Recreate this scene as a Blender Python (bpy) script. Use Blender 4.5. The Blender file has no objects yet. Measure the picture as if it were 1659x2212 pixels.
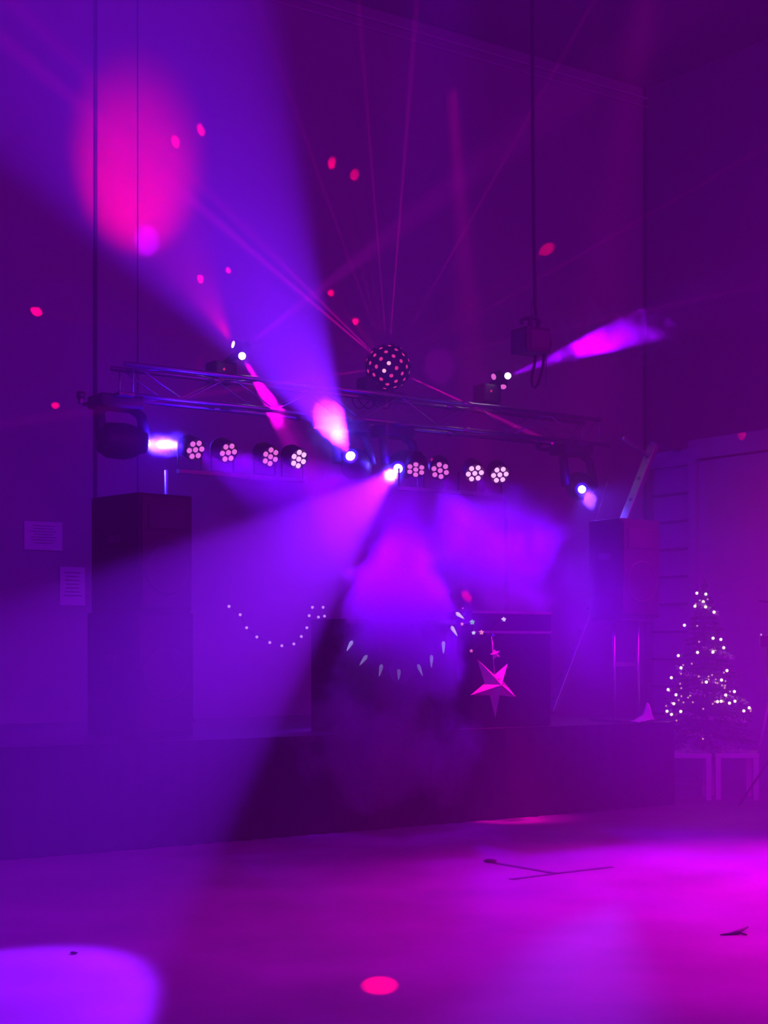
import bpy, bmesh, math, random
from mathutils import Vector, Matrix, noise
R = random.Random(7)
PI = math.pi
sc = bpy.context.scene
C = sc.collection

# ------------------------------------------------------------------ camera
F_PX, CX, HY, EYE = 3320.0, 829.5, 1402.0, 1.5
cam_d = bpy.data.cameras.new('camera'); cam = bpy.data.objects.new('camera', cam_d); C.objects.link(cam)
cam.location = (0, 0, EYE); cam.rotation_euler = (PI/2, 0, 0)
cam_d.sensor_fit = 'VERTICAL'; cam_d.sensor_height = 24.0
cam_d.lens = 24.0*F_PX/2212.0
cam_d.shift_y = (HY-1106.0)/2212.0
cam_d.clip_end = 200
sc.camera = cam
sc.view_settings.view_transform = 'Standard'; sc.view_settings.look = 'None'
sc.view_settings.exposure = 0.0; sc.view_settings.gamma = 1.0; sc.view_settings.use_curve_mapping = False
cy = sc.cycles
cy.use_denoising = True
cy.max_bounces = 4; cy.diffuse_bounces = 2; cy.glossy_bounces = 2; cy.volume_bounces = 0; cy.transmission_bounces = 2
cy.transparent_max_bounces = 8
cy.sample_clamp_indirect = 3.0
cy.use_light_tree = True
cy.volume_step_rate = 1.5; cy.volume_max_steps = 48
cy.use_adaptive_sampling = True; cy.adaptive_threshold = .06; cy.adaptive_min_samples = 20
cy.caustics_reflective = False; cy.caustics_refractive = False

# the stage frame: s runs along the truss and the rear wall, t comes off it towards the dance floor
O0 = Vector((-2.6, 14.8, 0)); U = Vector((.815, .579, 0)).normalized(); N = Vector((U.y, -U.x, 0))
ANG = math.atan2(U.y, U.x)
def F(s, t, z): return O0 + U*s + N*t + Vector((0, 0, z))
def ray(px, py): return Vector(((px-CX)/F_PX, 1.0, (HY-py)/F_PX))
EYEV = Vector((0, 0, EYE))
def atY(px, py, Y): return EYEV + ray(px, py)*Y
def atT(px, py, t):
    d = ray(px, py); k = (t - (EYEV-O0).dot(N))/d.dot(N); return EYEV + d*k
def atZ(px, py, z):
    d = ray(px, py); return EYEV + d*((z-EYE)/d.z)
def st(p): return (p-O0).dot(U), (p-O0).dot(N)

# ------------------------------------------------------------------ haze and lights
HAZE = 0.030
w = bpy.data.worlds.new('hall_air'); sc.world = w; w.use_nodes = True
nt = w.node_tree; nt.nodes.clear()
wo = nt.nodes.new('ShaderNodeOutputWorld'); bg = nt.nodes.new('ShaderNodeBackground'); bg.inputs[1].default_value = 0
vs = nt.nodes.new('ShaderNodeVolumeScatter'); vs.inputs['Density'].default_value = HAZE; vs.inputs['Anisotropy'].default_value = 0.15
vs.inputs['Color'].default_value = (1, 1, 1, 1)
nt.links.new(bg.outputs[0], wo.inputs['Surface']); nt.links.new(vs.outputs[0], wo.inputs['Volume'])
w.cycles.volume_sampling = 'EQUIANGULAR'

def aim(o, frm, to):
    o.location = frm; o.rotation_euler = (Vector(to)-Vector(frm)).to_track_quat('-Z', 'Y').to_euler()
def spot(name, frm, to, half_deg, watts, col, blend=.15, r=.03, fwd=0):
    d = bpy.data.lights.new(name, 'SPOT'); d.energy = watts; d.color = col
    d.spot_size = math.radians(2*half_deg); d.spot_blend = blend; d.shadow_soft_size = r
    frm = Vector(frm) + (Vector(to)-Vector(frm)).normalized()*fwd     # just in front of its lens
    o = bpy.data.objects.new(name, d); C.objects.link(o); aim(o, frm, to); return o
def area(name, frm, to, sx, sy, watts, col, spread=180):
    d = bpy.data.lights.new(name, 'AREA'); d.shape = 'RECTANGLE'; d.size = sx; d.size_y = sy; d.energy = watts; d.color = col
    d.spread = math.radians(spread)
    o = bpy.data.objects.new(name, d); C.objects.link(o); aim(o, frm, to); return o

VIO = (.30, 0, 1); MAG = (1, 0, .62); PNK = (1, 0, .40); BLU = (.05, 0, 1); PUR = (.40, 0, 1)
# ambient fills added out of view, then unseen lamps for the floor pools
area('hall_fill', F(-9, 20, 8.5), F(2, 0, 3), 8, 2, 2300, (.38, 0, 1))
area('hall_fill_magenta', F(8, 16, 7), F(6, 0, 3), 5, 2, 480, (1, 0, .9))
spot('floor_wash_right', (5.6, 12.2, 5.0), (2.9, 9.6, 0), 27, 6500, (1, 0, .62), 1.0, .2)
spot('floor_wash_middle', (5.5, 6.0, 6.0), (.6, 8.6, 0), 24, 1900, (.8, 0, 1), 1.0, .3)
spot('floor_wash_pink', (2.0, 10.2, 7.6), atZ(1130, 1766, 0), 4, 4500, MAG, 1.0, .1)
spot('stage_fill_magenta', (6.0, 13.4, 4.6), (1.6, 14.6, 1.6), 15, 1300, (1, 0, .8), 1.0, .1)  # unseen lamp added to redden the haze at stage right
spot('floor_wash_low', (3.2, 4.0, 6.5), (1.2, 7.0, 0), 24, 130, (.75, 0, 1), 1.0, .2)
L_UP = atT(757, 985, .75); L_DN = atT(860, 1012, .75); L_LF = atT(317, 957, .75); L_RT = atT(1257, 1057, .75)
def toward(p, phi_deg, th_deg):
    v = (EYEV-p).normalized(); a = math.radians(phi_deg)
    off = Vector((math.cos(a), 0, math.sin(a)))*math.tan(math.radians(th_deg))
    return p + (v+off).normalized()*10
spot('beam_up', L_UP, toward(L_UP, 120, 25), 10.0, 40000, (.16, 0.006, 1), .35, .04, .09)
spot('beam_down', L_DN, toward(L_DN, 222, 15), 6.2, 74000, (.22, 0.006, 1), .2, .04, .09)
spot('beam_left', L_LF, atT(700, 985, 1.15), 7, 30000, (.05, 0.02, 1), .4, .04, .09)
spot('beam_right', L_RT, atT(1312, 1128, 2.6), 10, 1500, (.10, 0.02, 1), .4, .04, .09)
# derby heads on the truss
WT_ = -2.86
D_A = atT(503, 744, -.05); D_B = atT(537, 745, -.05); D_C = atT(523, 769, .1)
spot('derby_beam_blob', D_A, atT(295, 375, -2.85), 14.5, 2600, (1, 0, .07), 1.0, .03, .05)
spot('derby_beam_line', D_A, atT(316, 520, WT_), 3.2, 1500, (.4, 0, 1), .6, .02, .05)
spot('derby_beam_cross', D_B, atT(930, 440, 1.3), 3.5, 5000, (.8, 0, .8), .6, .02, .05)
spot('derby_beam_down', D_C, atT(625, 940, .35), 8.5, 11000, (1, 0, .85), .6, .02, .05)
E_A = atT(1097, 812, .08); E_B = atT(1066, 814, -.05)
spot('derby_beam_right', E_A, atT(1520, 655, 1.4), 8.5, 7500, (.30, 0, 1), .5, .02, .05)
spot('derby_beam_left', E_B, atT(950, 790, WT_), 5, 500, (.7, 0, 1), .6, .02, .05)

# ------------------------------------------------------------------ materials
def principled(name, col, rough=.6, metal=0, noise_amt=0, nscale=6, spec=.5, bump=0):
    m = bpy.data.materials.new(name); m.use_nodes = True; t = m.node_tree; b = t.nodes['Principled BSDF']
    b.inputs['Base Color'].default_value = (*col, 1); b.inputs['Roughness'].default_value = rough; b.inputs['Metallic'].default_value = metal
    b.inputs['Specular IOR Level'].default_value = spec
    if noise_amt or bump:
        tc = t.nodes.new('ShaderNodeTexCoord'); n = t.nodes.new('ShaderNodeTexNoise'); n.inputs['Scale'].default_value = nscale
        n.inputs['Detail'].default_value = 5; t.links.new(tc.outputs['Object'], n.inputs['Vector'])
        if noise_amt:
            r = t.nodes.new('ShaderNodeMapRange'); r.inputs['From Min'].default_value = .3; r.inputs['From Max'].default_value = .7
            r.inputs['To Min'].default_value = 1-noise_amt; r.inputs['To Max'].default_value = 1+noise_amt*.4
            mx = t.nodes.new('ShaderNodeVectorMath'); mx.operation = 'SCALE'; mx.inputs[0].default_value = col
            t.links.new(n.outputs[0], r.inputs['Value']); t.links.new(r.outputs[0], mx.inputs['Scale'])
            t.links.new(mx.outputs[0], b.inputs['Base Color'])
        if bump:
            bp = t.nodes.new('ShaderNodeBump'); bp.inputs['Strength'].default_value = bump
            t.links.new(n.outputs[0], bp.inputs['Height']); t.links.new(bp.outputs[0], b.inputs['Normal'])
    return m
def emit(name, col, strength, base=(.02, .02, .02)):
    m = bpy.data.materials.new(name); m.use_nodes = True; b = m.node_tree.nodes['Principled BSDF']
    b.inputs['Base Color'].default_value = (*base, 1); b.inputs['Emission Color'].default_value = (*col, 1)
    b.inputs['Emission Strength'].default_value = strength; b.inputs['Roughness'].default_value = .4
    return m
M = {}
M['concrete'] = principled('concrete', (.27, .255, .255), .55, 0, .28, 1.3, .4, .12)
M['wall'] = principled('wall_panel', (.35, .33, .33), .7, 0, .12, .7)
M['wall_dark'] = principled('partition_panel', (.36, .34, .34), .7, 0, .10, 1.0)
M['groove'] = principled('groove', (.05, .05, .06), .8)
M['black'] = principled('black_plastic', (.018, .018, .02), .5, 0, .2, 9)
M['cab'] = principled('black_cabinet', (.02, .02, .022), .7, 0, .3, 40, .4, .2)
M['grille'] = principled('grille', (.03, .03, .03), .5, .4, .3, 90, .5, .3)
M['cloth'] = principled('black_cloth', (.018, .017, .02), .95, 0, .3, 3, .1)
M['alu'] = principled('aluminium', (.42, .42, .44), .36, .9, .15, 12)
M['steel'] = principled('dark_steel', (.16, .16, .17), .4, .8, .2, 14)
M['white'] = principled('white_laminate', (.62, .60, .60), .5, 0, .06, 5)
M['paper'] = principled('paper', (.75, .74, .72), .8, 0, .05, 8)
M['ink'] = principled('ink', (.12, .12, .12), .8)
M['needle'] = principled('needles', (.03, .075, .035), .7, 0, .4, 20)
M['bark'] = principled('bark', (.09, .05, .03), .9, 0, .3, 20)
M['tinsel'] = principled('tinsel', (.9, .85, .8), .3, .35)
M['wire'] = principled('wire', (.02, .05, .02), .6)
M['starp'] = principled('star_paper', (.95, .55, .62), .55, 0, .05, 8)
M['print'] = principled('banner_print', (.85, .85, .85), .8)
M['tape'] = principled('dark_tape', (.06, .05, .06), .7, 0, .3, 30)
M['hoist'] = principled('hoist_paint', (.06, .05, .055), .55, 0, .2, 14)
M['hoistp'] = principled('hoist_panel', (.10, .085, .09), .6, 0, .2, 10)
M['fabric'] = principled('white_cloth', (.8, .8, .78), .9, 0, .1, 20)
M['lens_hot'] = emit('lens_hot', (1, .82, 1), 40)
M['lens_mid'] = emit('lens_mid', (1, .55, 1), 3.2)
M['lens_dim'] = emit('lens_dim', (1, .16, .75), 1.2)
M['led_hot'] = emit('led_hot', (1, .42, 1), 2.0)
M['led'] = emit('led', (1, .17, .85), 1.2)
M['led_rim'] = emit('led_rim', (.9, .05, .9), .55)
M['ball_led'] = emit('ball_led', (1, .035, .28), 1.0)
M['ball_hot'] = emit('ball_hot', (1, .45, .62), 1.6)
M['bulb'] = emit('bulb', (1, .80, .50), 2.2)
M['bulb_dim'] = emit('bulb_dim', (1, .48, .40), .75)
M['pearl'] = emit('pearl_bulb', (.68, .33, 1), 1.0)
M['icicle'] = emit('icicle', (.60, .62, .95), 1.1, (.6, .6, .7))
M['status'] = emit('status_led', (1, .02, .18), .9)
M['blue'] = emit('blue_bulb', (.06, 0, 1), .9); M['green'] = emit('green_bulb', (.18, .60, .45), .9)
M['pinkb'] = emit('pink_bulb', (1, .15, .55), .8); M['salmon'] = emit('salmon_bulb', (1, .28, .45), .95); M['whiteb'] = emit('white_bulb', (.7, .8, 1), 1.0)

# ------------------------------------------------------------------ mesh helpers
class MB:
    def __init__(s): s.v = []; s.f = []; s.sm = []
    def add(s, vs, fs, smooth=False):
        b = len(s.v); s.v += [tuple(v) for v in vs]
        for f in fs: s.f.append([b+i for i in f]); s.sm.append(smooth)
        return s
    def box(s, c, d, rz=0, bev=0, mat=None):
        x, y, z = d[0]/2, d[1]/2, d[2]/2
        bm = bmesh.new(); bmesh.ops.create_cube(bm, size=1)
        for v in bm.verts: v.co = Vector((v.co.x*d[0], v.co.y*d[1], v.co.z*d[2]))
        if bev: bmesh.ops.bevel(bm, geom=bm.edges[:]+bm.verts[:], offset=bev, segments=2, affect='EDGES', profile=.6)
        T = mat if mat is not None else Matrix.Translation(Vector(c)) @ Matrix.Rotation(rz, 4, 'Z')
        bm.verts.index_update()
        s.add([T @ v.co for v in bm.verts], [[v.index for v in f.verts] for f in bm.faces]); bm.free(); return s
    def tube(s, pts, r, n=8, cap=True):
        pts = [Vector(p) for p in pts]; rs = r if isinstance(r, (list, tuple)) else [r]*len(pts)
        vs = []; up = None
        for i, p in enumerate(pts):
            d = (pts[min(i+1, len(pts)-1)]-pts[max(i-1, 0)]).normalized()
            if up is None:
                up = Vector((0, 0, 1)) if abs(d.z) < .9 else Vector((1, 0, 0))
            a = d.cross(up).normalized(); b2 = a.cross(d).normalized(); up = b2
            for k in range(n):
                q = 2*PI*k/n; vs.append(p + (a*math.cos(q)+b2*math.sin(q))*rs[i])
        fs = [[i*n+k, i*n+(k+1) % n, (i+1)*n+(k+1) % n, (i+1)*n+k] for i in range(len(pts)-1) for k in range(n)]
        if cap: fs += [list(range(n))[::-1], [(len(pts)-1)*n+k for k in range(n)]]
        return s.add(vs, fs, True)
    def lathe(s, prof, T=Matrix(), n=20):
        vs = []; 
        for (r, z) in prof:
            for k in range(n): q = 2*PI*k/n; vs.append(T @ Vector((r*math.cos(q), r*math.sin(q), z)))
        m = len(prof)
        fs = [[i*n+k, i*n+(k+1) % n, (i+1)*n+(k+1) % n, (i+1)*n+k] for i in range(m-1) for k in range(n)]
        fs += [list(range(n))[::-1], [(m-1)*n+k for k in range(n)]]
        return s.add(vs, fs, True)
    def ball(s, c, r, n=10, sc3=(1, 1, 1), T=None):
        vs = []; fs = []; m = max(4, n//2+1)
        T = T or Matrix()
        for i in range(m+1):
            a = PI*i/m
            for k in range(n):
                q = 2*PI*k/n
                vs.append(Vector(c) + (T @ Vector((r*math.sin(a)*math.cos(q)*sc3[0], r*math.sin(a)*math.sin(q)*sc3[1], r*math.cos(a)*sc3[2]))))
        for i in range(m):
            for k in range(n): fs.append([i*n+k, (i+1)*n+k, (i+1)*n+(k+1) % n, i*n+(k+1) % n])
        return s.add(vs, fs, True)
    def build(s, name, mat, parent=None):
        me = bpy.data.meshes.new(name); me.from_pydata(s.v, [], s.f); me.update()
        for p, q in zip(me.polygons, s.sm): p.use_smooth = q
        me.materials.append(mat)
        bm = bmesh.new(); bm.from_mesh(me); bmesh.ops.remove_doubles(bm, verts=bm.verts, dist=1e-6); bmesh.ops.recalc_face_normals(bm, faces=bm.faces); bm.to_mesh(me); bm.free()
        o = bpy.data.objects.new(name, me); C.objects.link(o)
        if parent is not None: o.parent = parent
        return o
def empty(name, loc=(0, 0, 0), rz=0):
    o = bpy.data.objects.new(name, None); C.objects.link(o); o.location = loc; o.rotation_euler = (0, 0, rz); o.empty_display_size = .1
    return o
def tag(o, label, cat, group=None, kind=None):
    o['label'] = label; o['category'] = cat
    if group: o['group'] = group
    if kind: o['kind'] = kind
    return o
def structure(o, label=None):
    o['kind'] = 'structure'
    if label: o['label'] = label
    return o
def look(frm, to):   # matrix at frm whose +Z points to 'to'
    return Matrix.Translation(Vector(frm)) @ (Vector(to)-Vector(frm)).to_track_quat('Z', 'Y').to_matrix().to_4x4()
STAGE = Matrix.Translation(O0) @ Matrix.Rotation(ANG, 4, 'Z')   # local x = s, local y = -t

# ------------------------------------------------------------------ the hall
WT, S0, S1, T1, HZ = -2.85, -16.0, 10.0, 22.0, 9.85
def sbox(mb, s0, s1, t0, t1, z0, z1, bev=0):
    c = F((s0+s1)/2, (t0+t1)/2, (z0+z1)/2); mb.box(c, (s1-s0, abs(t1-t0), z1-z0), ANG, bev); return mb
structure(sbox(MB(), S0, S1, WT-.3, T1+.3, -.3, 0).build('floor', M['concrete']), 'bare concrete dance floor')
structure(sbox(MB(), S0, S1, WT-.3, T1+.3, HZ, HZ+.3).build('ceiling', M['wall']), 'high dark hall ceiling')
structure(sbox(MB(), S0, S1, WT-.3, WT, -.3, HZ+.3).build('wall_back', M['wall']), 'rear hall wall of tall flat panels')
structure(sbox(MB(), S1, S1+.3, WT-.3, T1+.3, -.3, HZ+.3).build('wall_right', M['wall']), 'side hall wall beyond the partition')
structure(sbox(MB(), S0-.3, S0, WT-.3, T1+.3, -.3, HZ+.3).build('wall_left', M['wall']), 'far left hall wall')
structure(sbox(MB(), S0, S1, T1, T1+.3, -.3, HZ+.3).build('wall_front', M['wall']), 'hall wall behind the viewer')
# joints of the rear wall
k = 1
for px, wd, dp in ((205, .035, .03), (297, .012, .01), (1400, .05, .03)):
    p = atT(px, 600, WT); s, t = st(p); s = min(s, S1-.03)
    structure(sbox(MB(), s-wd/2, s+wd/2, WT, WT+dp, 0, HZ).build('trim_%d' % k, M['groove']), 'vertical panel joint on the rear wall'); k += 1
mb = MB(); sbox(mb, S0, S1, WT, WT+.05, 9.68, 9.70); sbox(mb, S0, S1, WT, WT+.04, 9.56, 9.575)
structure(mb.build('trim_4', M['white']), 'thin double conduit under the ceiling')

# partition structure at the right (sectional door and box wall)
V2 = Vector((.58, -.815, 0)).normalized(); Q0 = Vector((3.58, 17.5, 0)); W2 = Vector((V2.y, -V2.x, 0))  # W2 points away from viewer
ANG2 = math.atan2(V2.y, V2.x)
def G(a, b, z): return Q0 + V2*a + W2*b + Vector((0, 0, z))
if W2.dot(Vector((1, 0, 0))) < 0: W2 = -W2
def gbox(mb, a0, a1, b0, b1, z0, z1, bev=0):
    mb.box(G((a0+a1)/2, (b0+b1)/2, (z0+z1)/2), (a1-a0, abs(b1-b0), z1-z0), ANG2, bev); return mb
mb = MB(); gbox(mb, .0, 3.6, 0, .25, 0, 3.64); gbox(mb, -.02, 3.6, -.05, .3, 3.66, 3.88); 
structure(mb.build('wall_partition', M['wall_dark']), 'pale partition wall with top beam at right')
mb = MB(); gbox(mb, -.13, .0, -.03, .27, 0, 3.88)
structure(mb.build('trim_5', M['wall_dark']), 'upright post at the partition end')
door = bpy.data.objects.new('door_1', None); C.objects.link(door); structure(door, 'ribbed sectional door behind the tree')
mb = MB(); gbox(mb, -.78, -.13, .08, .2, 0, 3.62); mb.build('door_panel', M['wall_dark'], door)
mb = MB()
for z in (3.3, 2.98, 2.66, 2.34, 2.02, 1.7, 1.38, 1.06, .74): gbox(mb, -.78, -.13, .05, .10, z-.014, z+.014)
mb.build('door_rib', M['steel'], door)
mb = MB(); gbox(mb, -.80, -.13, .0, .25, 3.62, 3.80); mb.build('door_lintel', M['wall_dark'], door)

# posters and switch box
def poster(px0, py0, px1, py1, t, label, name='poster', lines=True):
    a = atT(px0, py1, t); b = atT(px1, py1, t); c = atT(px0, py0, t); sa, _ = st(a); sb, _ = st(b)
    e = empty(name, F((sa+sb)/2, t, a.z), ANG); wdt = sb-sa; h = c.z-a.z
    MB().box((0, -.006, h/2), (wdt, .004, h)).build('sheet', M['paper'], e)
    if lines:
        mb = MB()
        for i in range(7):
            ww = wdt*(.5+.3*R.random()); mb.box((0, -.0095, h*(.85-.1*i)), (ww, .002, h*.022))
        mb.build('print', M['ink'], e)
    return tag(e, label, name)
poster(52, 1125, 134, 1187, WT+.01, 'wide paper notice pinned high on the rear wall at far left')
poster(129, 1224, 183, 1307, WT+.01, 'upright paper notice on the wall below the wide notice')
poster(202, 1203, 230, 1262, WT+.01, 'small paper sheet on the wall just left of the left loudspeaker')

# ------------------------------------------------------------------ stage
st_e = empty('stage', F(0, 0, 0), ANG)
MB().box((-.35, -1.45, .76), (9.5, 3.3, .08), 0, .01).build('deck', M['steel'], st_e)
# pleated front cloth
mb = MB(); n = 380; vs = []
for i in range(n+1):
    s = -5.1+9.5*i/n; off = .018*math.sin(i*.9)+.012*math.sin(i*.37+1)
    vs += [(s, -3.13-off, .01), (s, -3.115-off*.5, .80)]
mb.add(vs, [[2*i, 2*i+2, 2*i+3, 2*i+1] for i in range(n)], True)
for i in range(60):
    pass
mb.build('front_cloth', M['cloth'], st_e)
mb = MB(); vs = []; n = 120
for i in range(n+1):
    t = .2+2.9*i/n; off = .015*math.sin(i*.9)
    vs += [(4.42+off, -t, .01), (4.415+off*.5, -t, .80)]
mb.add(vs, [[2*i, 2*i+2, 2*i+3, 2*i+1] for i in range(n)], True).build('side_cloth', M['cloth'], st_e)
for x in (-4.9, -1.8, 1.3, 4.2):
    for y in (-.1, -2.9): MB().box((x, y, .36), (.06, .06, .72)).build('leg', M['steel'], st_e)
tag(st_e, 'low stage platform skirted with black cloth across the back of the floor', 'stage')

# ------------------------------------------------------------------ truss
tr = empty('lighting_truss', F(0, 0, 3.91), ANG)
TL = 6.12; A = .29
ch = [(0, 0), (0, A)]
chords = {'b1': (.0, .0), 'b2': (-A, .0), 't1': (.0, A), 't2': (-A, A)}
for nm, (y, z) in chords.items():
    MB().tube([(-.03 if z else -.0, y, z), (TL+(.0 if z else .12), y, z)], .025, 12).build('chord', M['alu'], tr)
mb = MB(); step = .52; x = 0.08
i = 0
while x < TL-.1:
    x2 = min(x+step/1, TL-.05)
    for y in (0, -A):
        za, zb = (A, 0) if i % 2 == 0 else (0, A)
        mb.tube([(x, y, za), (x2, y, zb)], .009, 6)
    ya, yb = (0, -A) if i % 2 == 0 else (-A, 0)
    mb.tube([(x, ya, 0), (x2, yb, 0)], .008, 6); mb.tube([(x, ya, A), (x2, yb, A)], .008, 6)
    x = x2; i += 1
for x in (0.06, TL-.04):
    mb.tube([(x, 0, 0), (x, 0, A)], .01, 6); mb.tube([(x, -A, 0), (x, -A, A)], .01, 6); mb.tube([(x, 0, 0), (x, -A, 0)], .01, 6)
mb.build('lattice', M['alu'], tr)
mb = MB()
for x in (2.05, 4.1):
    for (y, z) in chords.values(): MB().tube([(x-.05, y, z), (x+.05, y, z)], .032, 12).build('coupler', M['alu'], tr)
tag(tr, 'long square aluminium truss spanning the stage with lamps above and below', 'truss')

# ------------------------------------------------------------------ moving heads hanging below the truss
def halo_fill(p, w_, col=(.03, 0, 1)):
    d = bpy.data.lights.new('lens_halo_fill', 'POINT'); d.energy = w_; d.color = col; d.shadow_soft_size = .03  # added point lamp imitating the blue bloom around a lens
    o = bpy.data.objects.new('lens_halo_fill', d); C.objects.link(o); o.location = p
for p_, q_, w_ in ((L_LF, atT(700, 1010, 1.2), 130), (L_UP, toward(L_UP, 120, 25), 50), (L_DN, toward(L_DN, 222, 15), 30), (L_RT, atT(1312, 1128, 2.6), 14)):
    halo_fill(p_+(Vector(q_)-p_).normalized()*.12, w_)
def moving_head(lens, target, label, dirname='moving_head_light', size=1.0, lr=.034):
    s, t = st(lens); e = empty(dirname, F(s, 0, 3.88), ANG)
    Minv = e.matrix_basis.inverted(); l = Minv @ Vector(lens); tg = Minv @ Vector(target)
    d = (tg-l).normalized(); c = l - d*.17*size        # head centre
    # clamp, base, yoke, head
    cx, cyy = c.x, c.y
    bz = -.07
    for dx in (-.11, .11):
        mb = MB().lathe([(.04, -.03), (.04, .03)], Matrix.Translation((cx+dx, -.0, .03)) @ Matrix.Rotation(PI/2, 4, 'Y'), 14)
        mb.box((cx+dx, 0, -.02), (.04, .05, .06), 0, .006)
        mb.build('clamp', M['steel'], e)
    top = min(-.06, c.z+.62*size)
    mb = MB().box((cx, cyy*.75, -.10), (.34*size, .26*size, .12), 0, .02)
    mb.build('base', M['black'], e)
    MB().box((cx, cyy*.5-.02, -.05), (.16, abs(cyy)+.1, .03), 0, .005).build('mounting_plate', M['steel'], e)
    mb = MB(); hw = .17*size
    for sx in (-1, 1):
        mb.tube([(cx+sx*hw*.6, cyy*.8, -.14), (cx+sx*hw, cyy*.9, -.22), (cx+sx*hw*1.05, cyy, c.z)], [.045, .05, .055], 10)
    mb.build('yoke', M['black'], e)
    T = look(c, l)
    hd = MB().lathe([(.03, -.20), (.09, -.19), (.13, -.12), (.135, .0), (.12, .07), (.088, .12), (.075, .168), (.06, .17)], T @ Matrix.Scale(size, 4), 24).build('head', M['black'], e)
    ln = MB().lathe([(.05, .162), (lr, .176), (lr*.4, .19)], T @ Matrix.Scale(size, 4), 20).build('lens', M['lens_hot'], hd)
    return tag(e, label, 'stage light', 'moving heads hung under the truss')
moving_head(L_LF, atT(700, 985, 1.15), 'moving head lamp at the left truss end firing a white beam to the right', size=1.25)
moving_head(L_UP, toward(L_UP, 120, 25), 'moving head lamp near mid truss tilted up to the left with a fat white beam', size=1.15)
moving_head(L_DN, toward(L_DN, 222, 15), 'moving head lamp right of mid truss tilted down to the left', size=1.1)
moving_head(L_RT, atT(1312, 1128, 2.6), 'moving head lamp under the right truss end aimed down at the right loudspeaker', size=1.2, lr=.024)

# ------------------------------------------------------------------ multi-head effect lights on top of the truss
def effect_light(px, py, label, heads, t=-.15):
    c = atT(px, py, t); e = empty('effect_light', F(st(c)[0], st(c)[1], 4.225), ANG); Mi = e.matrix_basis.inverted(); h = c.z-4.225
    lc = Mi @ c
    MB().box((0, 0, lc.z), (.26, .22, .22), 0, .03).build('body', M['black'], e)
    MB().box((0, 0, .012), (.2, .28, .03), 0, .004).box((-.0, 0, (lc.z-.1)/2), (.05, .05, max(.05, lc.z-.1)), 0, .004).build('bracket', M['steel'], e)
    for (p, tg, mat) in heads:
        a = Mi @ p; b = Mi @ Vector(tg); d = (b-a).normalized(); T = look(a-d*.05, a)
        hd = MB().lathe([(.02, -.08), (.045, -.07), (.05, .0), (.048, .045)], T, 16).tube([(0, 0, lc.z+.08), a-d*.09], .018, 8).build('head', M['black'], e)
        MB().lathe([(.036, .04), (.036, .05), (.01, .056)], T, 16).build('lens', mat, hd)
    MB().ball((-.03, -.112, lc.z+.02), .014, 8).build('indicator', M['status'], e)
    return tag(e, label, 'stage light', 'multi-head effect lights on the truss')
effect_light(478, 806, 'dark multi-head effect light on the left part of the truss, red status lamp',
    [(D_A, toward(D_A, 165, 62), M['lens_mid']), (D_B, atT(930, 440, -.6), M['black']), (D_C, EYEV, M['lens_hot'])])
effect_light(1052, 852, 'dark multi-head effect light on the right half of the truss, two lit heads',
    [(E_A, EYEV, M['lens_hot']), (E_B, toward(E_B, 200, 50), M['lens_dim']), (atT(1087, 836, -.1), toward(E_B, 270, 50), M['lens_dim'])])

# ------------------------------------------------------------------ star ball with many lenses
BC = atT(838, 793, .15); BR = .232
lb = empty('led_ball', BC)
mbs = MB().ball((0, 0, 0), BR, 40)
NB = 82; gold = PI*(3-5**.5)
view = (EYEV-BC).normalized()
for i in range(NB):
    zz = 1-2*(i+.5)/NB; rr = math.sqrt(1-zz*zz); a = gold*i+.6
    d = Vector((rr*math.cos(a), rr*math.sin(a), zz)); T = look(d*(BR-.012), d*BR*2)
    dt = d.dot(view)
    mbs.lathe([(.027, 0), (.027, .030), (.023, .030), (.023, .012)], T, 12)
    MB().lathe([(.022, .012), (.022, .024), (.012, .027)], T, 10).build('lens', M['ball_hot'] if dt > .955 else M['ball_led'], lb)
mbs.build('shell', M['black'], lb)
mb = MB(); mb.tube([(-.06, -.05, -BR-.0), (-.16, -.02, -BR-.17)], .014, 8).tube([(.05, .06, -BR), (.02, .1, -BR-.16)], .014, 8)
mb.box((-.17, 0, -.20), (.28, .22, .17), ANG, .03); mb.box((-.05, .02, -.30), (.42, .2, .06), ANG, .01)
mb.build('mounting_box', M['black'], lb)
tag(lb, 'black ball studded with red lit lenses mounted on top of the truss centre', 'disco light')
mb = MB()
for (a, b, c2) in ((772, 812, 800), (800, 832, 826), (812, 845, 838), (760, 800, 770)):
    p, q = atT(a, 858, .03), atT(b, 862, .03); m_ = atT(c2, 905, .03); pts = []
    for j in range(11):
        f = j/10; pts.append(p*(1-f)**2 + m_*2*f*(1-f) + q*f*f)
    mb.tube(pts, .008, 6)
tag(mb.build('cable', M['black']), 'loops of black cable hanging in the truss under the lens ball', 'cable')

RED = (1, 0, .10)
def dot(px, py, tgt, w_=9, hd=.62, col=RED, bl=.5):
    d = (tgt-BC).normalized(); spot('ball_ray', BC+d*(BR+.035), tgt, hd, w_, col, bl, .006)
for (px, py, k_) in ((79, 673, 1.2), (120, 876, .5), (379, 307, 1), (434, 281, .6), (433, 603, .8), (493, 584, .5), (717, 352, 1), (766, 378, 1),
                    (715, 632, .6), (768, 694, .8), (1181, 539, 1.1), (1008, 1288, .8)):
    dot(px, py, atT(px, py, WT), 7500*k_, .8 if k_ > .55 else .65)
d_ = ray(1614, 942); kk = (Q0-EYEV).dot(W2)/d_.dot(W2); dot(0, 0, EYEV+d_*kk, 900, .9)
for (px, py, k_) in ((820, 2128, 2.6), (760, 1852, .8), (868, 1843, .4), (1312, 1803, .6), (988, 1771, .5), (610, 1806, .2)):
    p = atZ(px, py, 0); dot(px, py, p, 2000*k_, .42)
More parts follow.
